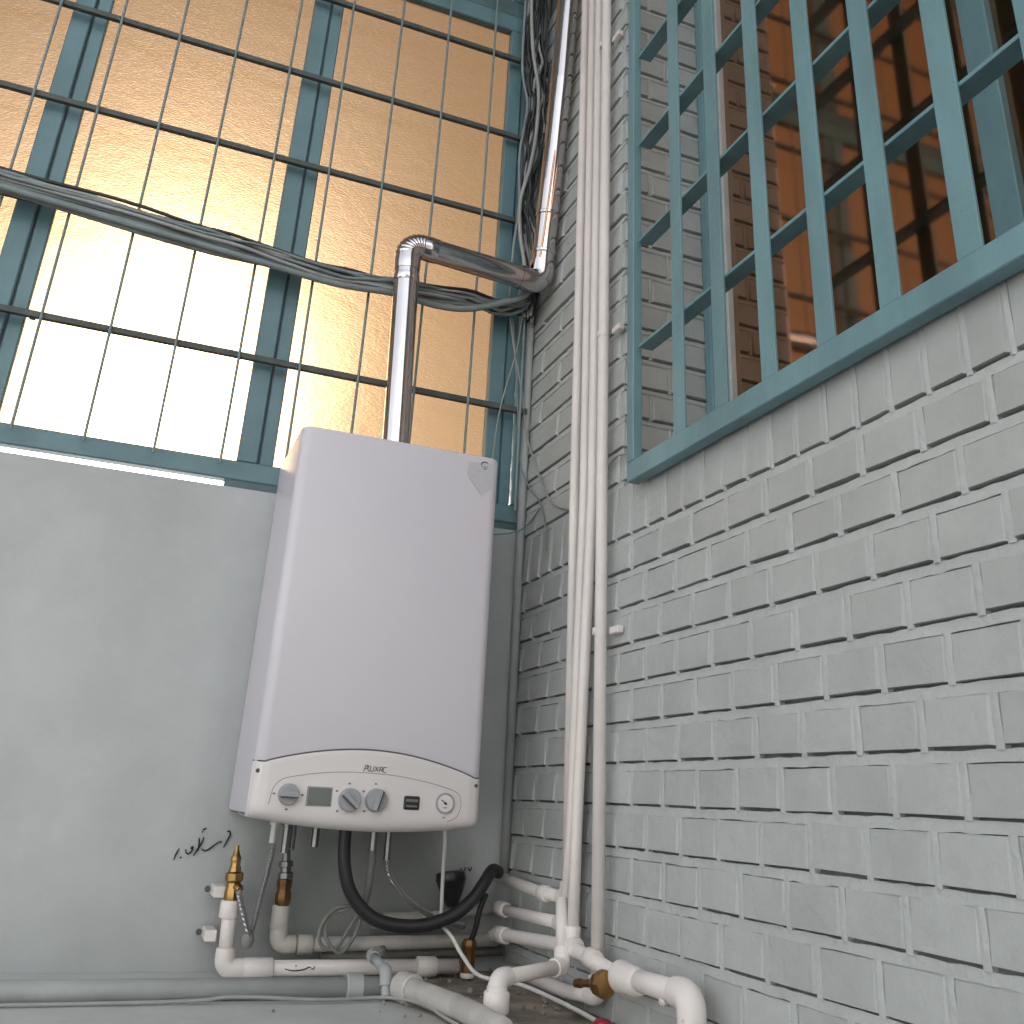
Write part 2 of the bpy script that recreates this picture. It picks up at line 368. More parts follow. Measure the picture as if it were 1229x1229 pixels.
# ------------------------------------------------------------------ amber window in the plaster wall
win = empty('amber_window', (-.9, .0, .65), 'tall teal steel window glazed with textured amber glass, glowing with sunlight', 'window')
ZS, ZH = .646, 2.225
part('sill_rail', bx((-3.0, -.004, ZS+.006), (-.012, .028, ZS+.052), .003), M['teal_w'], win)
part('sill_filler', bx((-.735, .000, .6345), (-.012, .026, ZS+.0055)), M['teal_d'], win)
part('header_rail', bx((-3.0, .0, ZH), (-.012, .034, ZH+.06), .003), M['teal_w'], win)
part('header_rail', bx((-3.0, .004, ZH+.0605), (-.012, .030, ZH+.125), .003), M['teal_d'], win)
part('top_rail', bx((-3.0, .0, 3.15), (-.012, .034, 3.20), .003), M['teal_w'], win)
def upper(x0, x1, name):
    part(name, bx((x0, .0, ZH+.1255), (x1, .030, 3.1495), .003), M['teal_w'], win)
def mullion(x0, x1, name='mullion'):
    xm = (x0*.42+x1*.58)
    a = part(name, bx((x0, .0, ZS+.0525), (xm-.002, .030, ZH-.0005), .003), M['teal_w'], win)
    part(name, bx((xm+.002, .007, ZS+.0525), (x1, .032, ZH-.0005), .003), M['teal_w'], win)
    part('mullion_web', bx((xm-.0018, .014, ZS+.0525), (xm+.0018, .03, ZH-.0005)), M['seam'], win)
for a, b in ((-.715, -.632), (-1.30, -1.217), (-1.885, -1.80), (-2.47, -2.39)): mullion(a, b)
mullion(-.116, -.0405, 'stile')
part('stile', bx((-.040, -.006, ZS+.0525), (-.012, .03, ZH-.0005), .003), M['teal_w'], win)
for a, b in ((-.715, -.632), (-1.30, -1.217), (-1.885, -1.80), (-2.47, -2.39), (-.116, -.012)): upper(a, b, 'mullion')
for z in (.91, 1.21, 1.5, 1.77, 2.05):
    part('hinge_plate', bx((-.104, .0, z), (-.020, .0068, z+.012), .001), M['teal_d'], win) if False else None
for a, b in ((-.632, -.116), (-1.217, -.715), (-1.80, -1.30), (-2.39, -1.885), (-3.0, -2.47)):
    gp = bmesh.new(); vs = [gp.verts.new(p) for p in ((a-.004, .022, ZS+.045), (b+.004, .022, ZS+.045), (b+.004, .022, ZH+.01), (a-.004, .022, ZH+.01))]
    gp.faces.new(vs); part('pane', gp, M['amber'], win)
    gp = bmesh.new(); vs = [gp.verts.new(p) for p in ((a-.004, .022, ZH+.11), (b+.004, .022, ZH+.11), (b+.004, .022, 3.16), (a-.004, .022, 3.16))]
    gp.faces.new(vs); part('pane', gp, M['amber'], win)

gw = empty('window_grille', (-.9, -.03, .66), 'thin steel rod grille in front of the amber window, above the boiler', 'grille')
ZB = [.948+.2853*i for i in range(-0, 8)]
for z in ZB: part('crossbar', bx((-3.0, -.032, z-.0075), (-.018, -.0185, z+.0075), .001), M['bar'], gw)
k = 0
for i in range(21):
    x = -.040-.1425*i
    part('rod', tube([(x, -.036, .675), (x, -.036, 1.4), (x+random.uniform(-.002, .002), -.036, 3.15)], .0034, 8), M['rod'], gw)
for z in ZB[:1]+ZB[-1:]:
    for x in (-.020, -1.2): part('standoff', bx((x-.006, -.0182, z-.006), (x+.006, -.0065, z+.006)), M['teal_d'], gw)

# ------------------------------------------------------------------ grille over the brick wall's window
rg = empty('window_grille', (-.03, -1.2, .6), 'heavy teal flat bar grille hung in front of the bronze window in the brick wall', 'grille')
part('bottom_rail', bx((-.036, -2.1, .583), (-.010, -.615, .622), .0015), M['teal'], rg)
part('side_rail', bx((-.036, -.642, .6225), (-.016, -.615, 2.42), .0015), M['teal'], rg)
part('top_rail', bx((-.036, -2.1, 2.4205), (-.010, -.615, 2.455), .0015), M['teal'], rg)
ys = [-.789, -.922, -1.053, -1.186]+[-1.181-.132*i for i in range(1, 7)]
for i, y in enumerate(ys): part('bar', bx((-.034, y-.038, .6225), (-.029, y, 2.42), .0008), M['teal'], rg)
for i in range(7):
    z = .862+.2475*i
    part('crossbar', bx((-.0288, -2.1, z-.0035), (.004, -.650, z+.0035), .0008), M['teal'], rg)

# ------------------------------------------------------------------ bronze window in the deep opening
bw = empty('bronze_window', (.21, -1.2, .6), 'reflective bronze glazed window set deep behind the heavy teal grille', 'window')
part('stile', bx((.196, -.568, .60), (.232, -.5415, 2.45), .002), M['teal'], bw)
part('stile', bx((.2005, -.632, .60), (.228, -.5885, 2.45), .002), M['mortar'], bw)
part('stile_web', bx((.2065, -.588, .60), (.222, -.5685, 2.45)), M['seam'], bw)
part('bottom_rail', bx((.200, -2.0, .60), (.23, -.6325, .64), .002), M['teal'], bw)
part('mullion', bx((.200, -1.36, .6405), (.23, -1.31, 2.45), .002), M['teal'], bw)
for a, b in ((-1.309, -.6325), (-2.0, -1.3605)):
    part('pane', bx((.214, a, .6405), (.218, b, 2.45)), M['bronze_glass'], bw)
part('opening_sill', bx((.0095, -1.87, .5975), (.195, -.545, .609), .002), M['mortar'], wall)
part('opening_head', bx((.0, -1.87, 2.452), (.24, -.545, 2.47)), M['mortar'], wall)

cl = bmesh.new(); box(cl, (-3.2, -1.35, 3.25), (.25, -.0005, 3.4)); tag(obj('unseen_ceiling', cl, M['plaster']), kind='structure')  # slab added out of view, its front edge placed to shape the sky light
ow = empty('sky_blocking_wall', (-2, -6, -1.4), 'plain plastered wall added behind the viewer to cut low sky light, seen only in reflections', 'wall')
part('wall_face', bx((-9, -6.2, -1.4), (3, -6, 3.6)), M['plaster'], ow)  # wall added out of view, its height set to block low sky light
# ------------------------------------------------------------------ ground and ledge
fl = bmesh.new(); box(fl, (-60, -60, -1.5), (60, 60, -1.4)); tag(obj('floor', fl, M['floor']), kind='structure')
ld = bmesh.new()
nx, ny = 60, 16
gg = [[ld.verts.new((-3.2+3.2*i/nx, -.60+.598*j/ny, -.322+.0022*mn.noise(Vector((i*.5, j*.7, 1))))) for j in range(ny+1)] for i in range(nx+1)]
for i in range(nx):
    for j in range(ny): ld.faces.new((gg[i][j], gg[i+1][j], gg[i+1][j+1], gg[i][j+1]))
fr = [ld.verts.new((-3.2+3.2*i/nx, -.603, -1.4)) for i in range(nx+1)]
for i in range(nx): ld.faces.new((fr[i], fr[i+1], gg[i+1][0], gg[i][0]))
led = obj('ledge', ld, M['ledge'], smooth=True); tag(led, kind='structure')
# painted towards the left, bare stained concrete towards the corner
nt = M['ledge'].node_tree; n = nt.nodes; l = nt.links
g = n.new('ShaderNodeNewGeometry'); sx = n.new('ShaderNodeSeparateXYZ'); nz = n.new('ShaderNodeTexNoise'); nz.inputs['Scale'].default_value = 9; nz.inputs['Detail'].default_value = 6
l.new(g.outputs['Position'], sx.inputs[0]); l.new(g.outputs['Position'], nz.inputs['Vector'])
ma = n.new('ShaderNodeMath'); ma.operation = 'MULTIPLY_ADD'; l.new(nz.outputs['Fac'], ma.inputs[0]); ma.inputs[1].default_value = .22; l.new(sx.outputs['X'], ma.inputs[2])
mr = n.new('ShaderNodeMapRange'); mr.inputs['From Min'].default_value = -.25; mr.inputs['From Max'].default_value = -.10; l.new(ma.outputs[0], mr.inputs['Value'])
mx = n.new('ShaderNodeMix'); mx.data_type = 'RGBA'; l.new(mr.outputs[0], mx.inputs['Factor'])
p = n['Principled BSDF']; old = p.inputs['Base Color'].links[0].from_socket
rp = n.new('ShaderNodeValToRGB'); nz2 = n.new('ShaderNodeTexNoise'); nz2.inputs['Scale'].default_value = 16; nz2.inputs['Detail'].default_value = 8; l.new(g.outputs['Position'], nz2.inputs['Vector'])
rp.color_ramp.elements[0].color = (.13, .115, .095, 1); rp.color_ramp.elements[0].position = .35
rp.color_ramp.elements[1].color = (.36, .30, .23, 1); rp.color_ramp.elements[1].position = .62
l.new(nz2.outputs['Fac'], rp.inputs['Fac']); l.new(old, mx.inputs['A']); l.new(rp.outputs[0], mx.inputs['B']); l.new(mx.outputs['Result'], p.inputs['Base Color'])

rb = bmesh.new(); rn = random.Random(3)
for i in range(90):
    x = -abs(rn.gauss(0, .22))-.01; y = rn.uniform(-.45, -.01); q = rn.uniform(.0015, .0055)
    if rn.random() < .3: x = rn.uniform(-.3, -.02)
    b_ = bmesh.ops.create_icosphere(rb, subdivisions=1, radius=q, matrix=Matrix.Translation((x, y, -.320+q*.3)))
    for v in b_['verts']: v.co += Vector((rn.uniform(-1, 1), rn.uniform(-1, 1), rn.uniform(-.6, .6)))*q*.35
tag(obj('mortar_crumbs', rb, M['concrete']), 'grey mortar crumbs scattered over the ledge near the corner', 'rubble', kind='stuff')
# ------------------------------------------------------------------ boiler
bo = empty('boiler', (-.40, 0, -.05), 'white wall hung gas boiler with arched control panel under the amber window', 'boiler')
X0, X1, YF, ZT, ZBt = -.616, -.181, -.300, .704, -.036
def plan(x0, x1, yf, yb, rl, n=8):
    out = [(x0, yb)]
    for k in range(n+1):
        a = math.pi/2*k/n; out.append((x0+rl-rl*math.cos(a), yf+rl-rl*math.sin(a)))
    for k in range(n+1):
        a = math.pi/2*k/n; out.append((x1-rl+rl*math.sin(a), yf+rl-rl*math.cos(a)))
    out.append((x1, yb)); return out
def shell(x0, x1, yf, yb, z0, z1, rl, rz=.006):
    bm = bmesh.new(); rings = []
    for z, ins in ((z0, rz), (z0+rz*.3, rz*.3), (z0+rz, 0), (z1-rz, 0), (z1-rz*.3, rz*.3), (z1, rz)):
        rings.append([bm.verts.new((x, y, z)) for x, y in plan(x0+ins, x1-ins, yf+ins, yb, rl)])
    m_ = len(rings[0])
    for i in range(len(rings)-1):
        for k in range(m_): bm.faces.new((rings[i][k], rings[i][(k+1) % m_], rings[i+1][(k+1) % m_], rings[i+1][k]))
    bm.faces.new(rings[0][::-1]); bm.faces.new(rings[-1]); return bm
part('casing', shell(X0, X1, YF, -.004, ZBt, ZT, .022), M['enamel'], bo, True)
def arch(x):      # upper edge of the control panel
    a, b = -.598, -.199
    if x <= a: return .052+(x-a)*-.05
    if x >= b: return .046
    s = (x-a)/(b-a); return .052+(-.006)*s + .034*math.sin(math.pi*s)**.85
def low(x):
    s = (x-X0)/(X1-X0); return -.040-.016*math.sin(math.pi*max(0, min(1, s)))**.8
def panel_front(x):   # plan of the panel's front face
    rl = .022; yf = YF-.0045
    if x < X0+rl: d = X0+rl-x; return yf+rl-math.sqrt(max(0, rl*rl-d*d))
    if x > X1-rl: d = x-(X1-rl); return yf+rl-math.sqrt(max(0, rl*rl-d*d))
    s = (x-X0)/(X1-X0); return yf-.012*math.sin(math.pi*s)
pb = bmesh.new(); nxp = 70; rows = []
vs_ = [0, .02, .06, .2, .4, .6, .75, .85, .92, .97, 1.0]
for i in range(nxp+1):
    s = i/nxp; s = .5-.5*math.cos(math.pi*s); x = X0-.0015+(X1-X0+.003)*s; z1 = arch(x)-.0006; z0 = low(x); col_ = []
    yb_ = panel_front(min(max(x, X0), X1))
    col_.append(pb.verts.new((x, yb_+.012, z1)))
    for v in vs_:
        z = z1+(z0-z1)*v; y = yb_
        if v == 0: y += .0012
        q = max(0, (v-.80)/.20); y += .026*(1-math.sqrt(max(0, 1-q*q))); 
        col_.append(pb.verts.new((x, y, z)))
    col_.append(pb.verts.new((x, min(-.02, yb_+.12), z0+.004))); rows.append(col_)
for i in range(nxp):
    for k in range(len(rows[0])-1): pb.faces.new((rows[i][k+1], rows[i+1][k+1], rows[i+1][k], rows[i][k]))
part('control_panel', pb, M['panel'], bo, 'all')
# lower side skirt and base tray
part('base_tray', bx((X0+.004, -.285, -.0385), (X1-.004, -.006, -.0362)), M['pipe_dark'], bo)
# seam over the control panel
pts = [(X0-.0005+(X1-X0+.001)*i/50,) for i in range(51)]
sm = [(x[0], panel_front(x[0])+.0035, arch(x[0])+.0008) for x in pts]
part('panel_seam', tube(sm, .0013, 6), M['seam'], bo)
yf = lambda x: panel_front(x)
def on_panel(x, z, o=.0006): return Vector((x, yf(x)-o, z))
tl = [(-.583, -.018), (-.578, .010), (-.566, .0235), (-.545, .0305), (-.50, .0385), (-.45, .043), (-.40, .0435), (-.35, .041), (-.29, .033), (-.25, .0245), (-.234, .019), (-.226, .010), (-.224, -.006), (-.232, -.024), (-.25, -.033)]
tl = spline([Vector((a, 0, b)) for a, b in tl], 5)
part('inset_line', tube([on_panel(v.x, v.z, -.0001) for v in tl], .0007, 6), M['line'], bo)
def disc(x, z, prof, m_, name, parent=bo, o=0, sides=28): return part(name, lathe(on_panel(x, z, o), (0, -1, 0), prof, sides), m_, parent, True)
for (x, z, rad, ang) in ((-.551, .000, .0185, 0), (-.441, -.004, .0205, -38), (-.392, -.002, .0205, 75)):
    kb = disc(x, z, [(-.004, rad), (.010, rad*.97), (.0125, rad*.90), (.013, rad*.5)], M['knob'], 'knob')
    g_ = bmesh.new(); box(g_, (-rad*.93, -.0215, -.0042), (rad*.93, -.011, .0042), .0015, 2)
    g_.transform(Matrix.Translation(on_panel(x, z, 0)) @ Matrix.Rotation(R(-ang), 4, 'Y')); part('knob_grip', g_, M['knob'], kb)
    g_ = bmesh.new(); box(g_, (-rad*.8, -.0216, -.0060), (rad*.85, -.0131, -.0046)); g_.transform(Matrix.Translation(on_panel(x, z, 0)) @ Matrix.Rotation(R(-ang), 4, 'Y')); part('knob_slot', g_, M['seam'], kb)
    for a_ in ((180, 0, 270) if ang == 0 else (150, 95, 225)):
        q = on_panel(x+rad*1.35*math.cos(R(a_)), z+rad*1.35*math.sin(R(a_)), .0003); dots = bmesh.new(); box(dots, q-Vector((.0022, .0003, .0015)), q+Vector((.0022, .0006, .0015)))
        part('dial_mark', dots, M['print'], bo)
def plate(x0, x1, z0, z1, o0, o1, m_, name, parent=bo, bev=.001):
    y = min(yf(x0), yf(x1)); return part(name, bx((x0, y-o1, z0), (x1, y-o0, z1), bev, 2), m_, parent)
plate(-.5185, -.4725, -.0175, .0155, -.006, .0006, M['line'], 'display_bezel')
plate(-.5165, -.4745, -.0155, .0135, -.006, .0011, M['screen'], 'display')
bd = plate(-.3385, -.3075, -.0155, .0085, -.004, .0025, M['black'], 'badge', bev=.003)
plate(-.3345, -.3115, -.0015, .0030, .0026, .0029, M['print'], 'badge_text', bd, 0); plate(-.3335, -.3125, -.0105, -.0075, .0026, .0029, M['print'], 'badge_text', bd, 0)
ga = disc(-.257, -.001, [(-.004, .0185), (.003, .0185), (.0045, .0165), (.0035, .0150)], M['knob'], 'pressure_gauge')
disc(-.257, -.001, [(.0030, .0148), (.0038, .0148)], M['panel'], 'gauge_face', ga)
g_ = bmesh.new(); box(g_, (-.010, -.0050, -.0008), (.004, -.0042, .0008)); box(g_, (-.002, -.0056, -.002), (.002, -.0043, .002))
g_.transform(Matrix.Translation(on_panel(-.257, -.001, 0)) @ Matrix.Rotation(R(35), 4, 'Y')); part('gauge_needle', g_, M['black'], ga)
plate(-.2605, -.2535, -.0095, -.0080, .0040, .0043, M['print'], 'gauge_text', ga, 0); plate(-.2600, -.2540, -.0265, -.0250, .0002, .0005, M['print'], 'panel_print', bo, 0)
disc(-.6085, .0365, [(-.006, .0038), (.0016, .0038), (.0022, .0028)], M['seam'], 'screw', sides=12); disc(-.194, .033, [(-.006, .0034), (.0016, .0034), (.0022, .0024)], M['seam'], 'screw', sides=12)
# maker's mark: a slanted initial followed by a row of blocky letters
lg = bmesh.new(); yl = yf(-.403)
for s in ([(-.4205, .0455), (-.4165, .0565)], [(-.418, .0565), (-.4105, .0560), (-.4125, .0515), (-.4185, .0505)], [(-.4145, .0568), (-.4115, .0475), (-.4085, .0465)],
          [(-.4075, .0560), (-.4080, .0475), (-.4020, .0468), (-.4010, .0555)], [(-.3985, .0555), (-.3930, .0468)], [(-.3930, .0555), (-.3990, .0468)],
          [(-.3905, .0470), (-.3890, .0552), (-.3850, .0545), (-.3855, .0465)], [(-.3915, .0500), (-.3850, .0500)], [(-.3770, .0550), (-.3830, .0548), (-.3835, .0465), (-.3775, .0458)]):
    for a, b in zip(s, s[1:]): ribbon(lg, [a, b], .0019, yl, .0004)
part('logo', lg, M['print'], bo)
# sticker at the upper right corner of the casing
st = bmesh.new(); yc = YF
arc = [(-.2165+.0085*math.cos(R(a)), .683+.0072*math.sin(R(a))) for a in range(35, 215, 20)]
ribbon(st, arc, .0026, yc); ribbon(st, [(-.2245, .6785), (-.2090, .6795)], .0014, yc); ribbon(st, [(-.2195, .6745), (-.2125, .6745)], .0026, yc)
part('sticker_emblem', st, M['ink'], bo)
st = bmesh.new(); vs = [st.verts.new(p) for p in ((-.2560, yc-.0002, .6560), (-.2210, yc-.0002, .6130), (-.1960, yc-.0002, .6330), (-.1985, yc-.0002, .6900), (-.2540, yc-.0002, .6850))]
st.faces.new(vs); part('sticker', st, mat('clear_sticker', (.56, .545, .58), .3), bo)
st = bmesh.new()
for i in range(11):
    a = i/11; b = a+.062
    ribbon(st, [(-.252+.034*a, .650-.040*a), (-.252+.034*b, .650-.040*b)], .0011, yc, .0005)
for a in ((-.243, .655, -.236), (-.212, .650, -.206), (-.238, .668, -.224)): ribbon(st, [(a[0], a[1]), (a[2], a[1])], .0008, yc, .0005)
tag(part('sticker_text', st, M['line'], bo), kind='stuff')
# flow connections under the boiler
for (x, y, zl, rad, mm, nm) in ((-.537, -.115, -.088, .0075, 'white', 'outlet_nut'), (-.512, -.115, -.105, .009, 'steel', 'outlet'), (-.497, -.10, -.10, .008, 'steel', 'outlet'), (-.456, -.12, -.092, .009, 'steel', 'outlet'),
                        (-.405, -.15, -.075, .010, 'rubber', 'hose_spigot'), (-.339, -.12, -.095, .0095, 'steel', 'outlet'), (-.311, -.13, -.11, .008, 'steel', 'outlet')):
    part(nm, lathe((x, y, -.034), (0, 0, -1), [(0, rad*.8), (.010, rad*.8), (.011, rad*1.25), (.022, rad*1.25), (.0225, rad*.85), (-zl-.034, rad*.85)], 8), M[mm], bo, True)

# ------------------------------------------------------------------ flue
fu = empty('flue_pipe', (-.385, -.15, .70), 'shiny chrome flue pipe rising from the boiler and bending to the corner', 'flue')
A0, A1, A2, A3, A4 = Vector((-.383, -.15, .700)), Vector((-.404, -.15, 1.282)), Vector((-.044, -.150, 1.262)), Vector((-.043, -.235, 1.86)), Vector((-.042, -.300, 2.60))
RF = .0305
def seg(a, b, t0, t1): d = (b-a).normalized(); return a+d*t0, b-d*t1
p, q = seg(A0, A1, 0, .075); part('lower_pipe', tube([p, p.lerp(q, .35), p.lerp(q, .7), q], RF, 40, False), M['chrome'], fu, 'all')
part('flue_collar', lathe(A0, A1-A0, [(0, RF*1.05), (.018, RF*1.05), (.020, RF*1.012), (.05, RF*1.012)], 40), M['chrome'], fu, True)
def ribbed(a, b, c, rb, n, nm):
    path = fillet([a, b, c], rb, n); out = []; rd = []
    for i in range(len(path)-1):
        for s in (0, .35, .65, .999):
            out.append(path[i].lerp(path[i+1], s)); rd.append(RF*(1.035 if s < .3 else 1.075 if s < .9 else 1.035))
    out.append(path[-1]); rd.append(RF*1.03)
    return part(nm, tube(out, rd, 40, False), M['chrome'], fu, True)
d1 = (A0-A1).normalized(); d2 = (A2-A1).normalized()
ribbed(A1+d1*.079, A1, A1+d2*.075, .046, 8, 'ribbed_elbow')
part('joint_band', lathe(A1+d1*.092, d1, [(0, RF*1.05), (.003, RF*1.06), (.018, RF*1.06), (.021, RF*1.0)], 40), M['chrome'], fu, True)
p, q = seg(A1, A2, .073, .055); part('horizontal_pipe', tube([p, p.lerp(q, .3), p.lerp(q, .6), q], RF, 40, False), M['chrome'], fu, 'all')
d3 = (A1-A2).normalized(); d4 = (A3-A2).normalized()
part('corner_elbow', tube(fillet([A2+d3*.058, A2, A2+d4*.06], .045, 9), RF*1.05, 40, False), M['chrome'], fu, 'all')
part('riser', tube(fillet([A2+d4*.058, A3, A4], .2, 6), RF*.97, 40, False), M['chrome'], fu, 'all')
for t in (.06, .17): part('riser_band', lathe(A2+d4*(t+.02), d4, [(0, RF*1.0), (.002, RF*1.06), (.008, RF*1.06), (.010, RF*1.0)], 40), M['chrome'], fu, True)

# ------------------------------------------------------------------ cables
def wig(pts, amp, fr, sd_, n=6):
    P = spline(pts, n); out = []
    for i, p in enumerate(P):
        e = amp
        out.append(p+Vector((mn.noise(Vector((i*fr, sd_*7.3, 0))), mn.noise(Vector((i*fr, sd_*3.1, 5))), mn.noise(Vector((i*fr, sd_*5.7, 9)))))*e)
    return out
cb = empty('cable_bundle', (-.9, -.06, 1.2), 'sagging bundle of grey and black cables strung across the amber window', 'cables', 'cable bundles')
base = [(-3.0, -.06, 1.30), (-2.0, -.06, 1.27), (-1.4, -.06, 1.25), (-.96, -.06, 1.222), (-.77, -.06, 1.208), (-.565, -.06, 1.196), (-.415, -.06, 1.202), (-.215, -.06, 1.213), (-.12, -.06, 1.213), (-.05, -.075, 1.235)]
rnd = random.Random(5)
for i in range(17):
    o_ = Vector((0, rnd.uniform(-.010, .010), -.012+.036*i/16))
    mm = ('cable_g', 'cable_g', 'cable_d', 'cable_g', 'cable_l', 'cable_g')[i % 6]
    part('cable', tube(wig([Vector(p)+o_ for p in base], .014, .23, i+1), rnd.choice((.0034, .0045, .0038, .005)), 8), M[mm], cb, 'all')
cond = [(-3.0, -.068, 1.285), (-1.6, -.068, 1.235), (-.96, -.068, 1.196), (-.77, -.068, 1.184), (-.565, -.068, 1.170), (-.41, -.068, 1.180), (-.30, -.070, 1.172), (-.215, -.08, 1.178), (-.13, -.10, 1.207), (-.07, -.115, 1.24), (-.075, -.10, 1.32)]
part('conduit', tube(spline([Vector(p) for p in cond], 8), .0085, 12), M['cable_g'], cb, 'all')
cond = [(-3.0, -.055, 1.27), (-1.6, -.055, 1.235), (-.96, -.055, 1.190), (-.77, -.055, 1.186), (-.6, -.055, 1.195), (-.41, -.055, 1.20), (-.215, -.05, 1.215), (-.05, -.05, 1.235)]
part('conduit', tube(spline([Vector(p) for p in cond], 8), .007, 12), M['cable_g'], cb, 'all')
for x in (-.74, -.57): part('cable_tie', lathe((x, -.062, 1.20), (1, 0, 0), [(0, .0215), (.003, .0215)], 12), M['black'], cb) if False else None

vb = empty('cable_bundle', (-.05, -.05, 1.25), 'tangled upright bundle of black and grey cables climbing the corner beside the flue', 'cables', 'cable bundles')
vbase = [(-.035, -.05, 1.21), (-.030, -.05, 1.32), (-.044, -.05, 1.46), (-.056, -.05, 1.60), (-.048, -.05, 1.74), (-.045, -.055, 1.88), (-.050, -.06, 2.0), (-.058, -.06, 2.12), (-.060, -.06, 2.30), (-.060, -.06, 2.45)]
for i in range(30):
    sp = rnd.uniform(-1, 1); mm = ('cable_d', 'cable_d', 'cable_g', 'cable_d', 'cable_d', 'cable_l', 'cable_d')[i % 7]
    pts = [Vector(p)+Vector((sp*(.006+.022*min(1, max(0, (p[2]-1.3)/.7))), rnd.uniform(-.014, .018), 0)) for p in vbase]
    part('cable', tube(wig(pts, .022, .24, i+40), rnd.choice((.003, .0042, .0036, .005)), 8), M[mm], vb, 'all')
part('cable', tube(spline([Vector(p) for p in ((-.075, -.08, 1.25), (-.063, -.08, 1.33), (-.079, -.07, 1.45), (-.083, -.07, 1.56), (-.060, -.07, 1.68), (-.050, -.08, 1.80), (-.050, -.08, 1.95), (-.075, -.08, 2.1), (-.088, -.08, 2.3), (-.088, -.08, 2.45))]), .0055, 8), M['cable_l'], vb, 'all')
part('cable', tube(spline([Vector(p) for p in ((-.095, -.06, 1.24), (-.093, -.06, 1.40), (-.083, -.06, 1.55), (-.090, -.06, 1.72), (-.075, -.06, 1.90), (-.098, -.06, 2.05), (-.098, -.06, 2.45))]), .004, 8), M['cable_g'], vb, 'all')
ct = empty('reflection_tubes', (-.05, -.1, 1.3), 'pair of thin added copper tubes standing in for the amber window reflected in the flue riser', 'tubes')
for dx in (0, .011): part('tube', tube(spline([Vector(p) for p in ((-.062+dx, -.175, 1.29), (-.058+dx, -.20, 1.42), (-.052+dx, -.225, 1.60), (-.050+dx, -.235, 1.72))]), .003, 8), mat('copper', (.75, .36, .18), .3, metal=1), ct, 'all')  # tubes added to imitate the amber window's reflection in the chrome riser

gp = empty('corner_conduit', (-.012, -.014, -.13), 'slim grey painted conduit running up the corner of the two walls', 'conduit')
part('pipe', tube([(-.0135, -.0145, -.15), (-.0135, -.0145, .6), (-.0135, -.0145, 2.4)], .0105, 14), M['pipe_grey'], gp, 'all')
part('coupling', tube([(-.0135, -.0145, .575), (-.0135, -.0145, .578)], .0116, 14), M['pipe_grey'], gp)

def thin(name, pts, rad, mm, label, cat='cable', group=None):
    o = obj(name, tube(spline([Vector(p) for p in pts], 8), rad, 8), M[mm], smooth='all'); return tag(o, label, cat, group or 'loose thin cables in the corner')
thin('loose_cable', [(-.085, -.045, 1.198), (-.062, -.04, 1.09), (-.038, -.035, 1.00), (-.018, -.03, .888), (-.010, -.075, .80), (-.010, -.135, .72), (-.009, -.20, .655), (-.009, -.299, .614)], .0022, 'cable_l', 'thin pale cable hanging from the bundle and swinging right to the white pipes')
thin('loose_cable', [(-.05, -.045, 1.21), (-.062, -.04, 1.10), (-.085, -.035, .99), (-.098, -.03, .90), (-.102, -.02, .80)], .0018, 'cable_l', 'thin pale cable dropping in front of the teal window frame')
thin('loose_cable', [(-.075, -.04, 1.20), (-.058, -.04, 1.05), (-.040, -.03, .90), (-.030, -.032, .80), (-.012, -.06, .73), (-.009, -.12, .68), (-.009, -.165, .602), (-.010, -.17, .55)], .002, 'cable_g', 'thin grey cable crossing the corner conduit onto the bricks')
thin('loose_cable', [(-.17, -.02, .625), (-.12, -.02, .610), (-.074, -.03, .612), (-.03, -.035, .625), (-.008, -.06, .645), (-.008, -.12, .665)], .0018, 'cable_g', 'thin grey cable drooping from behind the boiler under the teal sill')
thin('loose_cable', [(-.009, -.45, .60), (-.011, -.475, .640), (-.012, -.505, .664), (-.012, -.545, .668), (.03, -.565, .672), (.10, -.60, .70), (.19, -.63, .76)], .0026, 'cable_l', 'thin cable turning from the white pipes into the grilled window')

# ------------------------------------------------------------------ water pipes
def pipe_run(name, pts, rad, mm, label, cat='pipe', rb=.028, fit=(), group=None, elbows=True):
    """pts: corner points. Parts: one pipe per straight, one elbow per corner, couplings at fit=(point, direction)"""
    pts = [Vector(p) for p in pts]; t = empty(name, pts[0], label, cat, group); n_ = len(pts)
    e = rad*2.5
    bend = [i for i in range(1, n_-1) if (pts[i-1]-pts[i]).angle(pts[i+1]-pts[i]) < R(160)]
    run = [0]+bend+[n_-1]
    for j in range(len(run)-1):
        q = [pts[k] for k in range(run[j], run[j+1]+1)]
        if j > 0: q[0] = q[0]+(q[1]-q[0]).normalized()*e*.8
        if j < len(run)-2: q[-1] = q[-1]+(q[-2]-q[-1]).normalized()*e*.8
        if len(q) == 2: q.insert(1, q[0].lerp(q[1], .5)+Vector((mn.noise(q[0]*9)*.0015, mn.noise(q[1]*9)*.0015, 0)))
        part('pipe', tube(fillet(q, .6, 4), rad, 18), M[mm], t, 'all')
    for i in bend:
        a, b, c = pts[i-1], pts[i], pts[i+1]; d1 = (a-b).normalized(); d2 = (c-b).normalized()
        path = fillet([b+d1*e, b, b+d2*e], rad*1.35, 7)
        ro = rad*1.34; rr_ = [ro*.97]+[ro]*(len(path)-2)+[ro*.97]
        part('elbow', tube(path, rr_, 20), M[mm], t, True)
    for (p_, d_, ln) in fit:
        part('coupling', lathe(Vector(p_)-Vector(d_).normalized()*ln/2, d_, [(0, rad*1.22), (.002, rad*1.34), (ln-.002, rad*1.34), (ln, rad*1.22)], 20), M[mm], t, True)
    return t
GV = 'white pipes standing against the brick wall'
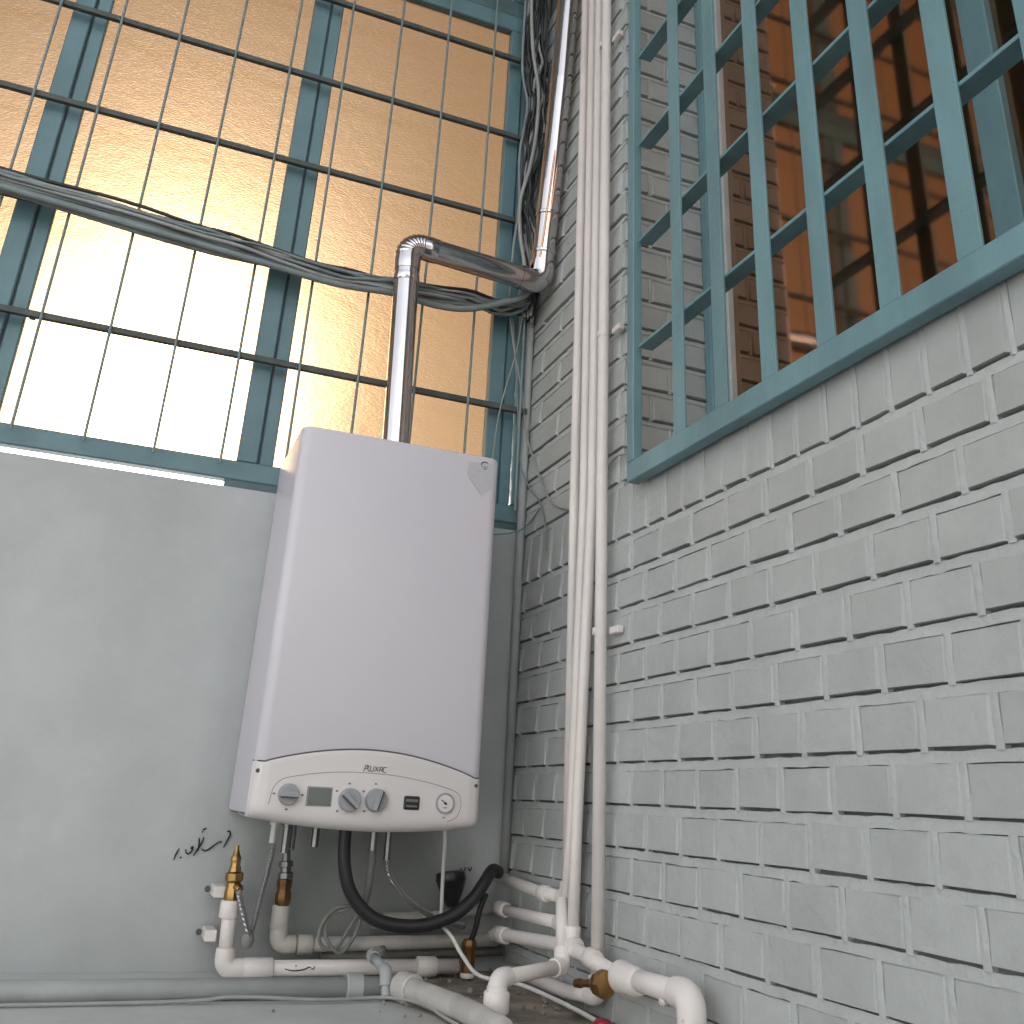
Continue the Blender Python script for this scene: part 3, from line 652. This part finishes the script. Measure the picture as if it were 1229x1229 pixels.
# four risers against the brick wall
pipe_run('water_pipe', [(-.030, -.353, 2.6), (-.030, -.366, .60), (-.032, -.385, -.150), (-.034, -.25, -.150), (-.036, -.02, -.140)], .0112, 'pipe',
         'leftmost white riser on the bricks, turning left at the upper elbow', group=GV, fit=(((-.034, -.285, -.151), (0, 1, 0), .03),))
pipe_run('water_pipe', [(-.0295, -.394, 2.6), (-.0295, -.414, .60), (-.034, -.400, -.04), (-.042, -.395, -.190), (-.040, -.28, -.194), (-.038, -.012, -.200)], .0108, 'pipe',
         'second white riser from the left, bending left at the middle row of pipes', group=GV, fit=(((-.039, -.08, -.198), (0, 1, 0), .045),))
pipe_run('water_pipe', [(-.0290, -.435, 2.6), (-.0290, -.452, .60), (-.036, -.425, -.04), (-.040, -.428, -.225)], .0108, 'pipe',
         'third white riser from the left, running down into the tee beside the brass union', group=GV, fit=(((-.040, -.428, -.205), (0, 0, 1), .03),))
pipe_run('water_pipe', [(-.028, -.475, 2.6), (-.028, -.494, .59), (-.030, -.508, -.283), (-.030, -.40, -.297), (-.032, -.10, -.302)], .0118, 'pipe',
         'rightmost white riser, standing apart at its foot and ending in the lowest elbow', group=GV)
pipe_run('water_pipe', [(-.052, -.03, -.256), (-.046, -.085, -.243), (-.044, -.43, -.222), (-.046, -.60, -.237)], .0118, 'pipe',
         'white pipe sloping from the corner through the tee to the brass union', group='white water pipes below the boiler', fit=(((-.044, -.43, -.222), (0, 1, -.06), .05), ((-.046, -.10, -.243), (0, 1, -.04), .05), ((-.0455, -.52, -.2285), (0, 1, .08), .03)))
t = pipe_run('outlet_pipe', [(-.050, -.645, -.236), (-.048, -.835, -.230), (-.048, -.838, -1.2)], .0155, 'pipe',
             'thick white pipe from the brass union along the bricks, turning down at lower right')
part('flange', lathe((-.050, -.630, -.237), (0, -1, 0), [(0, .0235), (.004, .0245), (.012, .0240), (.020, .0215), (.055, .0200), (.060, .0165)], 28), M['pipe'], t, True)
part('tape', lathe((-.046, -.765, -.246), (-1, 0, -.3), [(0, .006), (.008, .007), (.012, .004)], 10), M['teflon'], t, True)
t = empty('brass_union', (-.05, -.60, -.236), 'hexagonal brass union nut joining the white pipes at lower right', 'fitting')
part('nut', lathe((-.086, -.600, -.251), (.30, -1, .10), [(0, .007), (.003, .010), (.016, .0185), (.024, .0205), (.034, .0200)], 8), M['brass'], t)
part('stem', lathe((-.095, -.560, -.257), (.22, -1, .15), [(0, .006), (.012, .0072), (.020, .0052), (.042, .0062)], 12), M['bronze'], t, True)
pipe_run('water_pipe', [(-.050, -.398, -.150), (-.064, -.440, -.2505), (-.226, -.549, -.2515), (-.228, -.552, -.297)], .0112, 'pipe',
         'short white pipe running level to a large elbow above the ledge tee', group='white water pipes below the boiler', rb=.02)
t = pipe_run('drain_pipe', [(-.226, -.549, -.262), (-.228, -.553, -.302)], .0165, 'pipe', 'white tee standing on the ledge below the large elbow', cat='fitting', elbows=False)
part('tee_collar', lathe((-.227, -.551, -.268), (0, 0, -1), [(0, .019), (.003, .0205), (.028, .0205), (.03, .019)], 20), M['pipe'], t, True)
pipe_run('ledge_pipe', [(-.318, -.290, -.300), (-.290, -.372, -.301), (-.262, -.50, -.301), (-.257, -.66, -.301)], .0185, 'pipe_old',
         'thick dusty pipe lying on the ledge, running from the wall towards the viewer', group='thick pipes lying on the ledge', fit=(((-.305, -.325, -.300), (.3, -1, 0), .04),))
pipe_run('ledge_pipe', [(-3.0, -.286, -.305), (-.9, -.283, -.305), (-.330, -.281, -.304)], .0165, 'pipe_grey',
         'long grey painted pipe lying level on the ledge at lower left', group='thick pipes lying on the ledge', fit=(((-.39, -.281, -.304), (1, 0, 0), .03),))
# wall pipes behind the boiler
pa = pipe_run('water_pipe', [(-.595, -.09, -.190), (-.591, -.09, -.303), (-.135, -.09, -.300)], .0135, 'pipe',
              'lower left white pipe rising to the brass valve and running level, marked with pen', group='white water pipes below the boiler', fit=(((-.53, -.09, -.3025), (1, 0, .006), .055), ((-.596, -.09, -.205), (0, 0, 1), .03), ((-.20, -.09, -.3005), (1, 0, 0), .04)))
part('end_sleeve', lathe((-.573, -.09, -.3027), (1, 0, 0), [(0, .0172), (.066, .0176), (.068, .0150)], 20), M['pipe'], pa, True)
hw = bmesh.new()
for s in ([(-.481, -.3015), (-.468, -.3045), (-.452, -.3040), (-.440, -.3010), (-.437, -.2985), (-.431, -.3005)], [(-.462, -.2965), (-.459, -.2965)], [(-.425, -.2975), (-.427, -.3015), (-.431, -.3025)]):
    ribbon(hw, s, .0022, -.1042, .0002)
part('pen_writing', hw, M['ink'], pa)
for z, dx in ((-.178, 0), (-.252, -.004)):
    t = empty('pipe_clip', (-.625, -.04, z), ('white clip on the wall beside the brass valve' if dx == 0 else 'white clip on the wall beside the foot of the left pipe'), 'clip', 'pipe clips')
    part('clip_body', bx((-.628+dx, -.075, z-.010), (-.606+dx, -.004, z+.010), .002), M['pipe'], t)
    part('clip_screw', lathe((-.634+dx, -.016, z), (0, -1, 0), [(0, .006), (.006, .005)], 8), M['seam'], t)
va = empty('brass_valve', (-.60, -.09, -.16), 'tall brass valve on the left white pipe with a silver lever', 'valve')
part('body', lathe((-.594, -.09, -.190), (-.05, 0, 1), [(0, .0150), (.006, .0160), (.018, .0150), (.022, .0135), (.030, .0130), (.034, .0170), (.046, .0170), (.049, .0120), (.056, .0110), (.060, .0090), (.066, .0095), (.072, .0105), (.078, .0070), (.088, .0040), (.094, .0040)], 8), M['brass'], va, True)
part('lower_ring', lathe((-.5935, -.09, -.1905), (0, 0, -1), [(0, .0155), (.006, .0155)], 20), M['bronze'], va, True)
bl = lambda x: None
part('outlet', lathe((-.590, -.10, -.166), (.35, -1, -.35), [(0, .008), (.012, .0085), (.016, .006)], 8), M['brass'], va, True)
hs_ = tag(obj('braided_hose', tube(spline([Vector(p) for p in ((-.588, -.112, -.172), (-.575, -.115, -.205), (-.560, -.115, -.238), (-.5535, -.112, -.252), (-.5515, -.108, -.240), (-.546, -.105, -.20), (-.538, -.108, -.14), (-.5345, -.113, -.105), (-.5355, -.115, -.082))], 10), .0052, 12), M['braid'], smooth='all'),
          'silver braided hose folded in a V between the left brass valve and the boiler', 'hose', 'braided hoses under the boiler')
tag(obj('hose_bend_guard', lathe((-.5575, -.108, -.245), (0, -.2, -1), [(0, .010), (.010, .0125), (.020, .009), (.024, .003)], 12), M['pipe_dark'], smooth=True), 'dark rubber guard at the bottom of the V shaped hose', 'guard')
pb_ = pipe_run('water_pipe', [(-.494, -.060, -.205), (-.492, -.060, -.268), (-.20, -.060, -.262), (-.040, -.055, -.257)], .0130, 'pipe_old',
               'dusty white pipe below the second brass fitting, running level behind the black hose', fit=(((-.494, -.060, -.220), (0, 0, 1), .042), ((-.44, -.060, -.267), (1, 0, 0), .03)))
vc = empty('brass_fitting', (-.494, -.06, -.2), 'brass fitting with steel nut under the left half of the boiler', 'fitting')
part('body', lathe((-.494, -.065, -.200), (-.02, 0, 1), [(0, .013), (.008, .0155), (.020, .0160), (.026, .0130), (.038, .0150), (.046, .0150)], 8), M['bronze'], vc, True)
part('nut', lathe((-.495, -.068, -.152), (-.1, 0, 1), [(0, .0150), (.010, .0150), (.011, .0100), (.02, .0100), (.021, .0140), (.03, .0140), (.031, .0085), (.085, .008)], 8), M['steel'], vc, True)
pipe_run('socket_pipe', [(-.305, -.045, -.228), (-.20, -.045, -.224), (-.050, -.042, -.200)], .0125, 'pipe_old', 'dusty pipe socket half hidden behind the black hose', fit=(((-.245, -.045, -.2265), (1, 0, .04), .075),))
pipe_run('back_pipe', [(-.40, -.035, -.290), (-.02, -.035, -.279)], .0105, 'pipe_dark', 'grimy grey pipe close to the wall between the two level white pipes')
pipe_run('support_bracket', [(-.300, -.12, -.268), (-.333, -.17, -.270), (-.337, -.292, -.279), (-.337, -.304, -.320)], .0085, 'pipe_grey', 'grey painted bracket arm bent down over the ledge pipe', cat='bracket')
tag(obj('black_hose', tube(spline([Vector(p) for p in ((-.405, -.15, -.050), (-.401, -.15, -.109), (-.386, -.15, -.159), (-.354, -.15, -.197), (-.312, -.152, -.218), (-.244, -.155, -.223), (-.178, -.155, -.206), (-.133, -.15, -.176), (-.105, -.14, -.145), (-.082, -.12, -.124), (-.060, -.10, -.128))], 10), .0125, 16), M['rubber'], smooth='all'),
    'thick black rubber hose looping below the boiler to the corner', 'hose')
tag(obj('grey_flex_hose', tube(spline([Vector(p) for p in ((-.339, -.12, -.09), (-.338, -.12, -.12), (-.340, -.115, -.17), (-.345, -.10, -.215))]), .0075, 12), M['pipe_dark'], smooth='all'), 'short upright grey hose under the middle of the boiler', 'hose')
tag(obj('braided_hose', tube(spline([Vector(p) for p in ((-.311, -.13, -.100), (-.305, -.13, -.130), (-.284, -.13, -.160), (-.245, -.128, -.190), (-.200, -.12, -.211), (-.165, -.11, -.222), (-.13, -.10, -.228))], 10), .0058, 12), M['braid'], smooth='all'),
    'silver braided hose curving down to the right behind the black hose', 'hose', 'braided hoses under the boiler')
tag(obj('white_cord', tube(spline([Vector(p) for p in ((-.217, -.20, -.045), (-.213, -.195, -.08), (-.203, -.165, -.125), (-.193, -.14, -.185), (-.186, -.13, -.22), (-.178, -.175, -.24), (-.163, -.20, -.268), (-.140, -.235, -.295), (-.09, -.30, -.298), (-.06, -.40, -.306), (-.04, -.52, -.316), (-.03, -.62, -.33))], 10), .0038, 10), M['cable_w'], smooth='all'),
    'white power cord hanging from the boiler down over the ledge', 'cord')
tag(obj('wire_coil', tube(spline([Vector(p) for p in ((-.360, -.10, -.195), (-.395, -.10, -.200), (-.418, -.10, -.225), (-.422, -.10, -.252), (-.408, -.10, -.268), (-.385, -.10, -.266), (-.366, -.10, -.235), (-.345, -.10, -.205), (-.35, -.10, -.24), (-.375, -.10, -.275), (-.40, -.10, -.262), (-.412, -.095, -.235), (-.398, -.095, -.21), (-.37, -.10, -.20))], 8), .0036, 8), M['pipe_dark'], smooth='all'),
    'small coil of grey wire hanging on the level pipe', 'wire')
hv = empty('black_valve_handle', (-.14, -.07, -.15), 'black plastic valve handle behind the white cord', 'valve')
part('handle', lathe((-.158, -.075, -.130), (0.10, -.1, -1), [(0, .022), (.003, .030), (.016, .033), (.022, .030), (.040, .024), (.060, .015), (.066, .011)], 9), M['black'], hv, True)
part('stem', lathe((-.145, -.072, -.192), (0.05, 0, -1), [(0, .009), (.03, .009)], 10), M['bronze'], hv, True)
bf = empty('brass_strainer', (-.12, -.08, -.26), 'upright brown brass strainer behind the white cord, taped at its foot', 'fitting')
part('body', lathe((-.120, -.112, -.250), (0, 0, -1), [(0, .0125), (.006, .0155), (.014, .0160), (.018, .0140), (.046, .0140), (.050, .0150), (.058, .0150)], 8), M['bronze'], bf, True)
part('tape_band', lathe((-.120, -.112, -.308), (0, 0, -1), [(0, .0140), (.005, .0150), (.009, .0130)], 16), M['teflon'], bf, True)
part('black_strap', tube(spline([Vector(p) for p in ((-.098, -.135, -.165), (-.108, -.13, -.195), (-.112, -.125, -.225), (-.118, -.118, -.250))]), .006, 8), M['black'], bf, 'all')
tag(obj('thin_wire', tube(spline([Vector(p) for p in ((-1.6, -.315, -.318), (-.75, -.315, -.317), (-.60, -.32, -.310), (-.45, -.318, -.316), (-.34, -.318, -.314), (-.30, -.40, -.31), (-.285, -.48, -.316), (-.28, -.56, -.318), (-.29, -.66, -.33))], 8), .003, 8), M['cable_l'], smooth='all'), 'thin pale wire trailing along the ledge in front of the grey pipe', 'wire')
tag(obj('bottle_cap', lathe((-.046, -.560, -.321), (0, 0, 1), [(0, .013), (.003, .014), (.011, .0135), (.013, .011)], 20), M['red'], smooth=True), 'red plastic cap lying on the ledge at the foot of the brick wall', 'cap')
# clips holding the risers
for (y, z, lab) in ((-.520, .960, 'white pipe clip on the rightmost riser, level with the window bars'), (-.523, .318, 'white pipe clip on the rightmost riser, below the window sill height'), (-.505, 1.79, 'white pipe clip at the top of the rightmost riser')):
    t = empty('pipe_clip', (-.01, y, z), lab, 'clip', 'pipe clips')
    part('clip_tab', bx((-.020, y-.028, z-.007), (-.0065, y+.006, z+.007), .0015), M['pipe'], t)
    part('clip_strap', lathe((-.0285, y+.031, z-.007), (0, 0, 1), [(0, .0128), (.001, .0136), (.013, .0136), (.014, .0128)], 16), M['pipe'], t, True)
# marker writing on the plaster
hw = bmesh.new()
for s in ([(-.6985, -.109), (-.7025, -.118), (-.7055, -.130)], [(-.6945, -.1235), (-.6920, -.1265)], [(-.6865, -.110), (-.6840, -.1165), (-.6790, -.1175), (-.6740, -.112), (-.6735, -.105), (-.6765, -.108), (-.6720, -.109)],
          [(-.6700, -.1215), (-.6640, -.110), (-.6570, -.096), (-.6555, -.087)], [(-.6625, -.112), (-.6625, -.098), (-.6640, -.089)], [(-.6560, -.072), (-.6600, -.0745)], [(-.6600, -.079), (-.6595, -.076)], [(-.6530, -.0715), (-.6570, -.0715)],
          [(-.6565, -.108), (-.6500, -.1115), (-.6420, -.1085), (-.6330, -.101), (-.6240, -.094)], [(-.6240, -.094), (-.6190, -.0955)], [(-.6080, -.0735), (-.6050, -.0800), (-.6085, -.090), (-.6145, -.1045)], [(-.6080, -.0735), (-.6120, -.0760)]):
    ribbon(hw, s, .0036, -.0035, .0004)
tag(obj('wall_writing', hw, M['ink']), 'black marker handwriting on the plaster above the left brass valve', 'writing')
hw = bmesh.new()
for s in ([(-.110, -.128), (-.110, -.134)], [(-.101, -.126), (-.101, -.134)], [(-.095, -.126), (-.090, -.133), (-.086, -.126), (-.088, -.132)]): ribbon(hw, s, .003, -.0035, .0004)
tag(obj('wall_writing', hw, M['ink']), 'small black pen marks on the plaster beside the end of the black hose', 'writing')
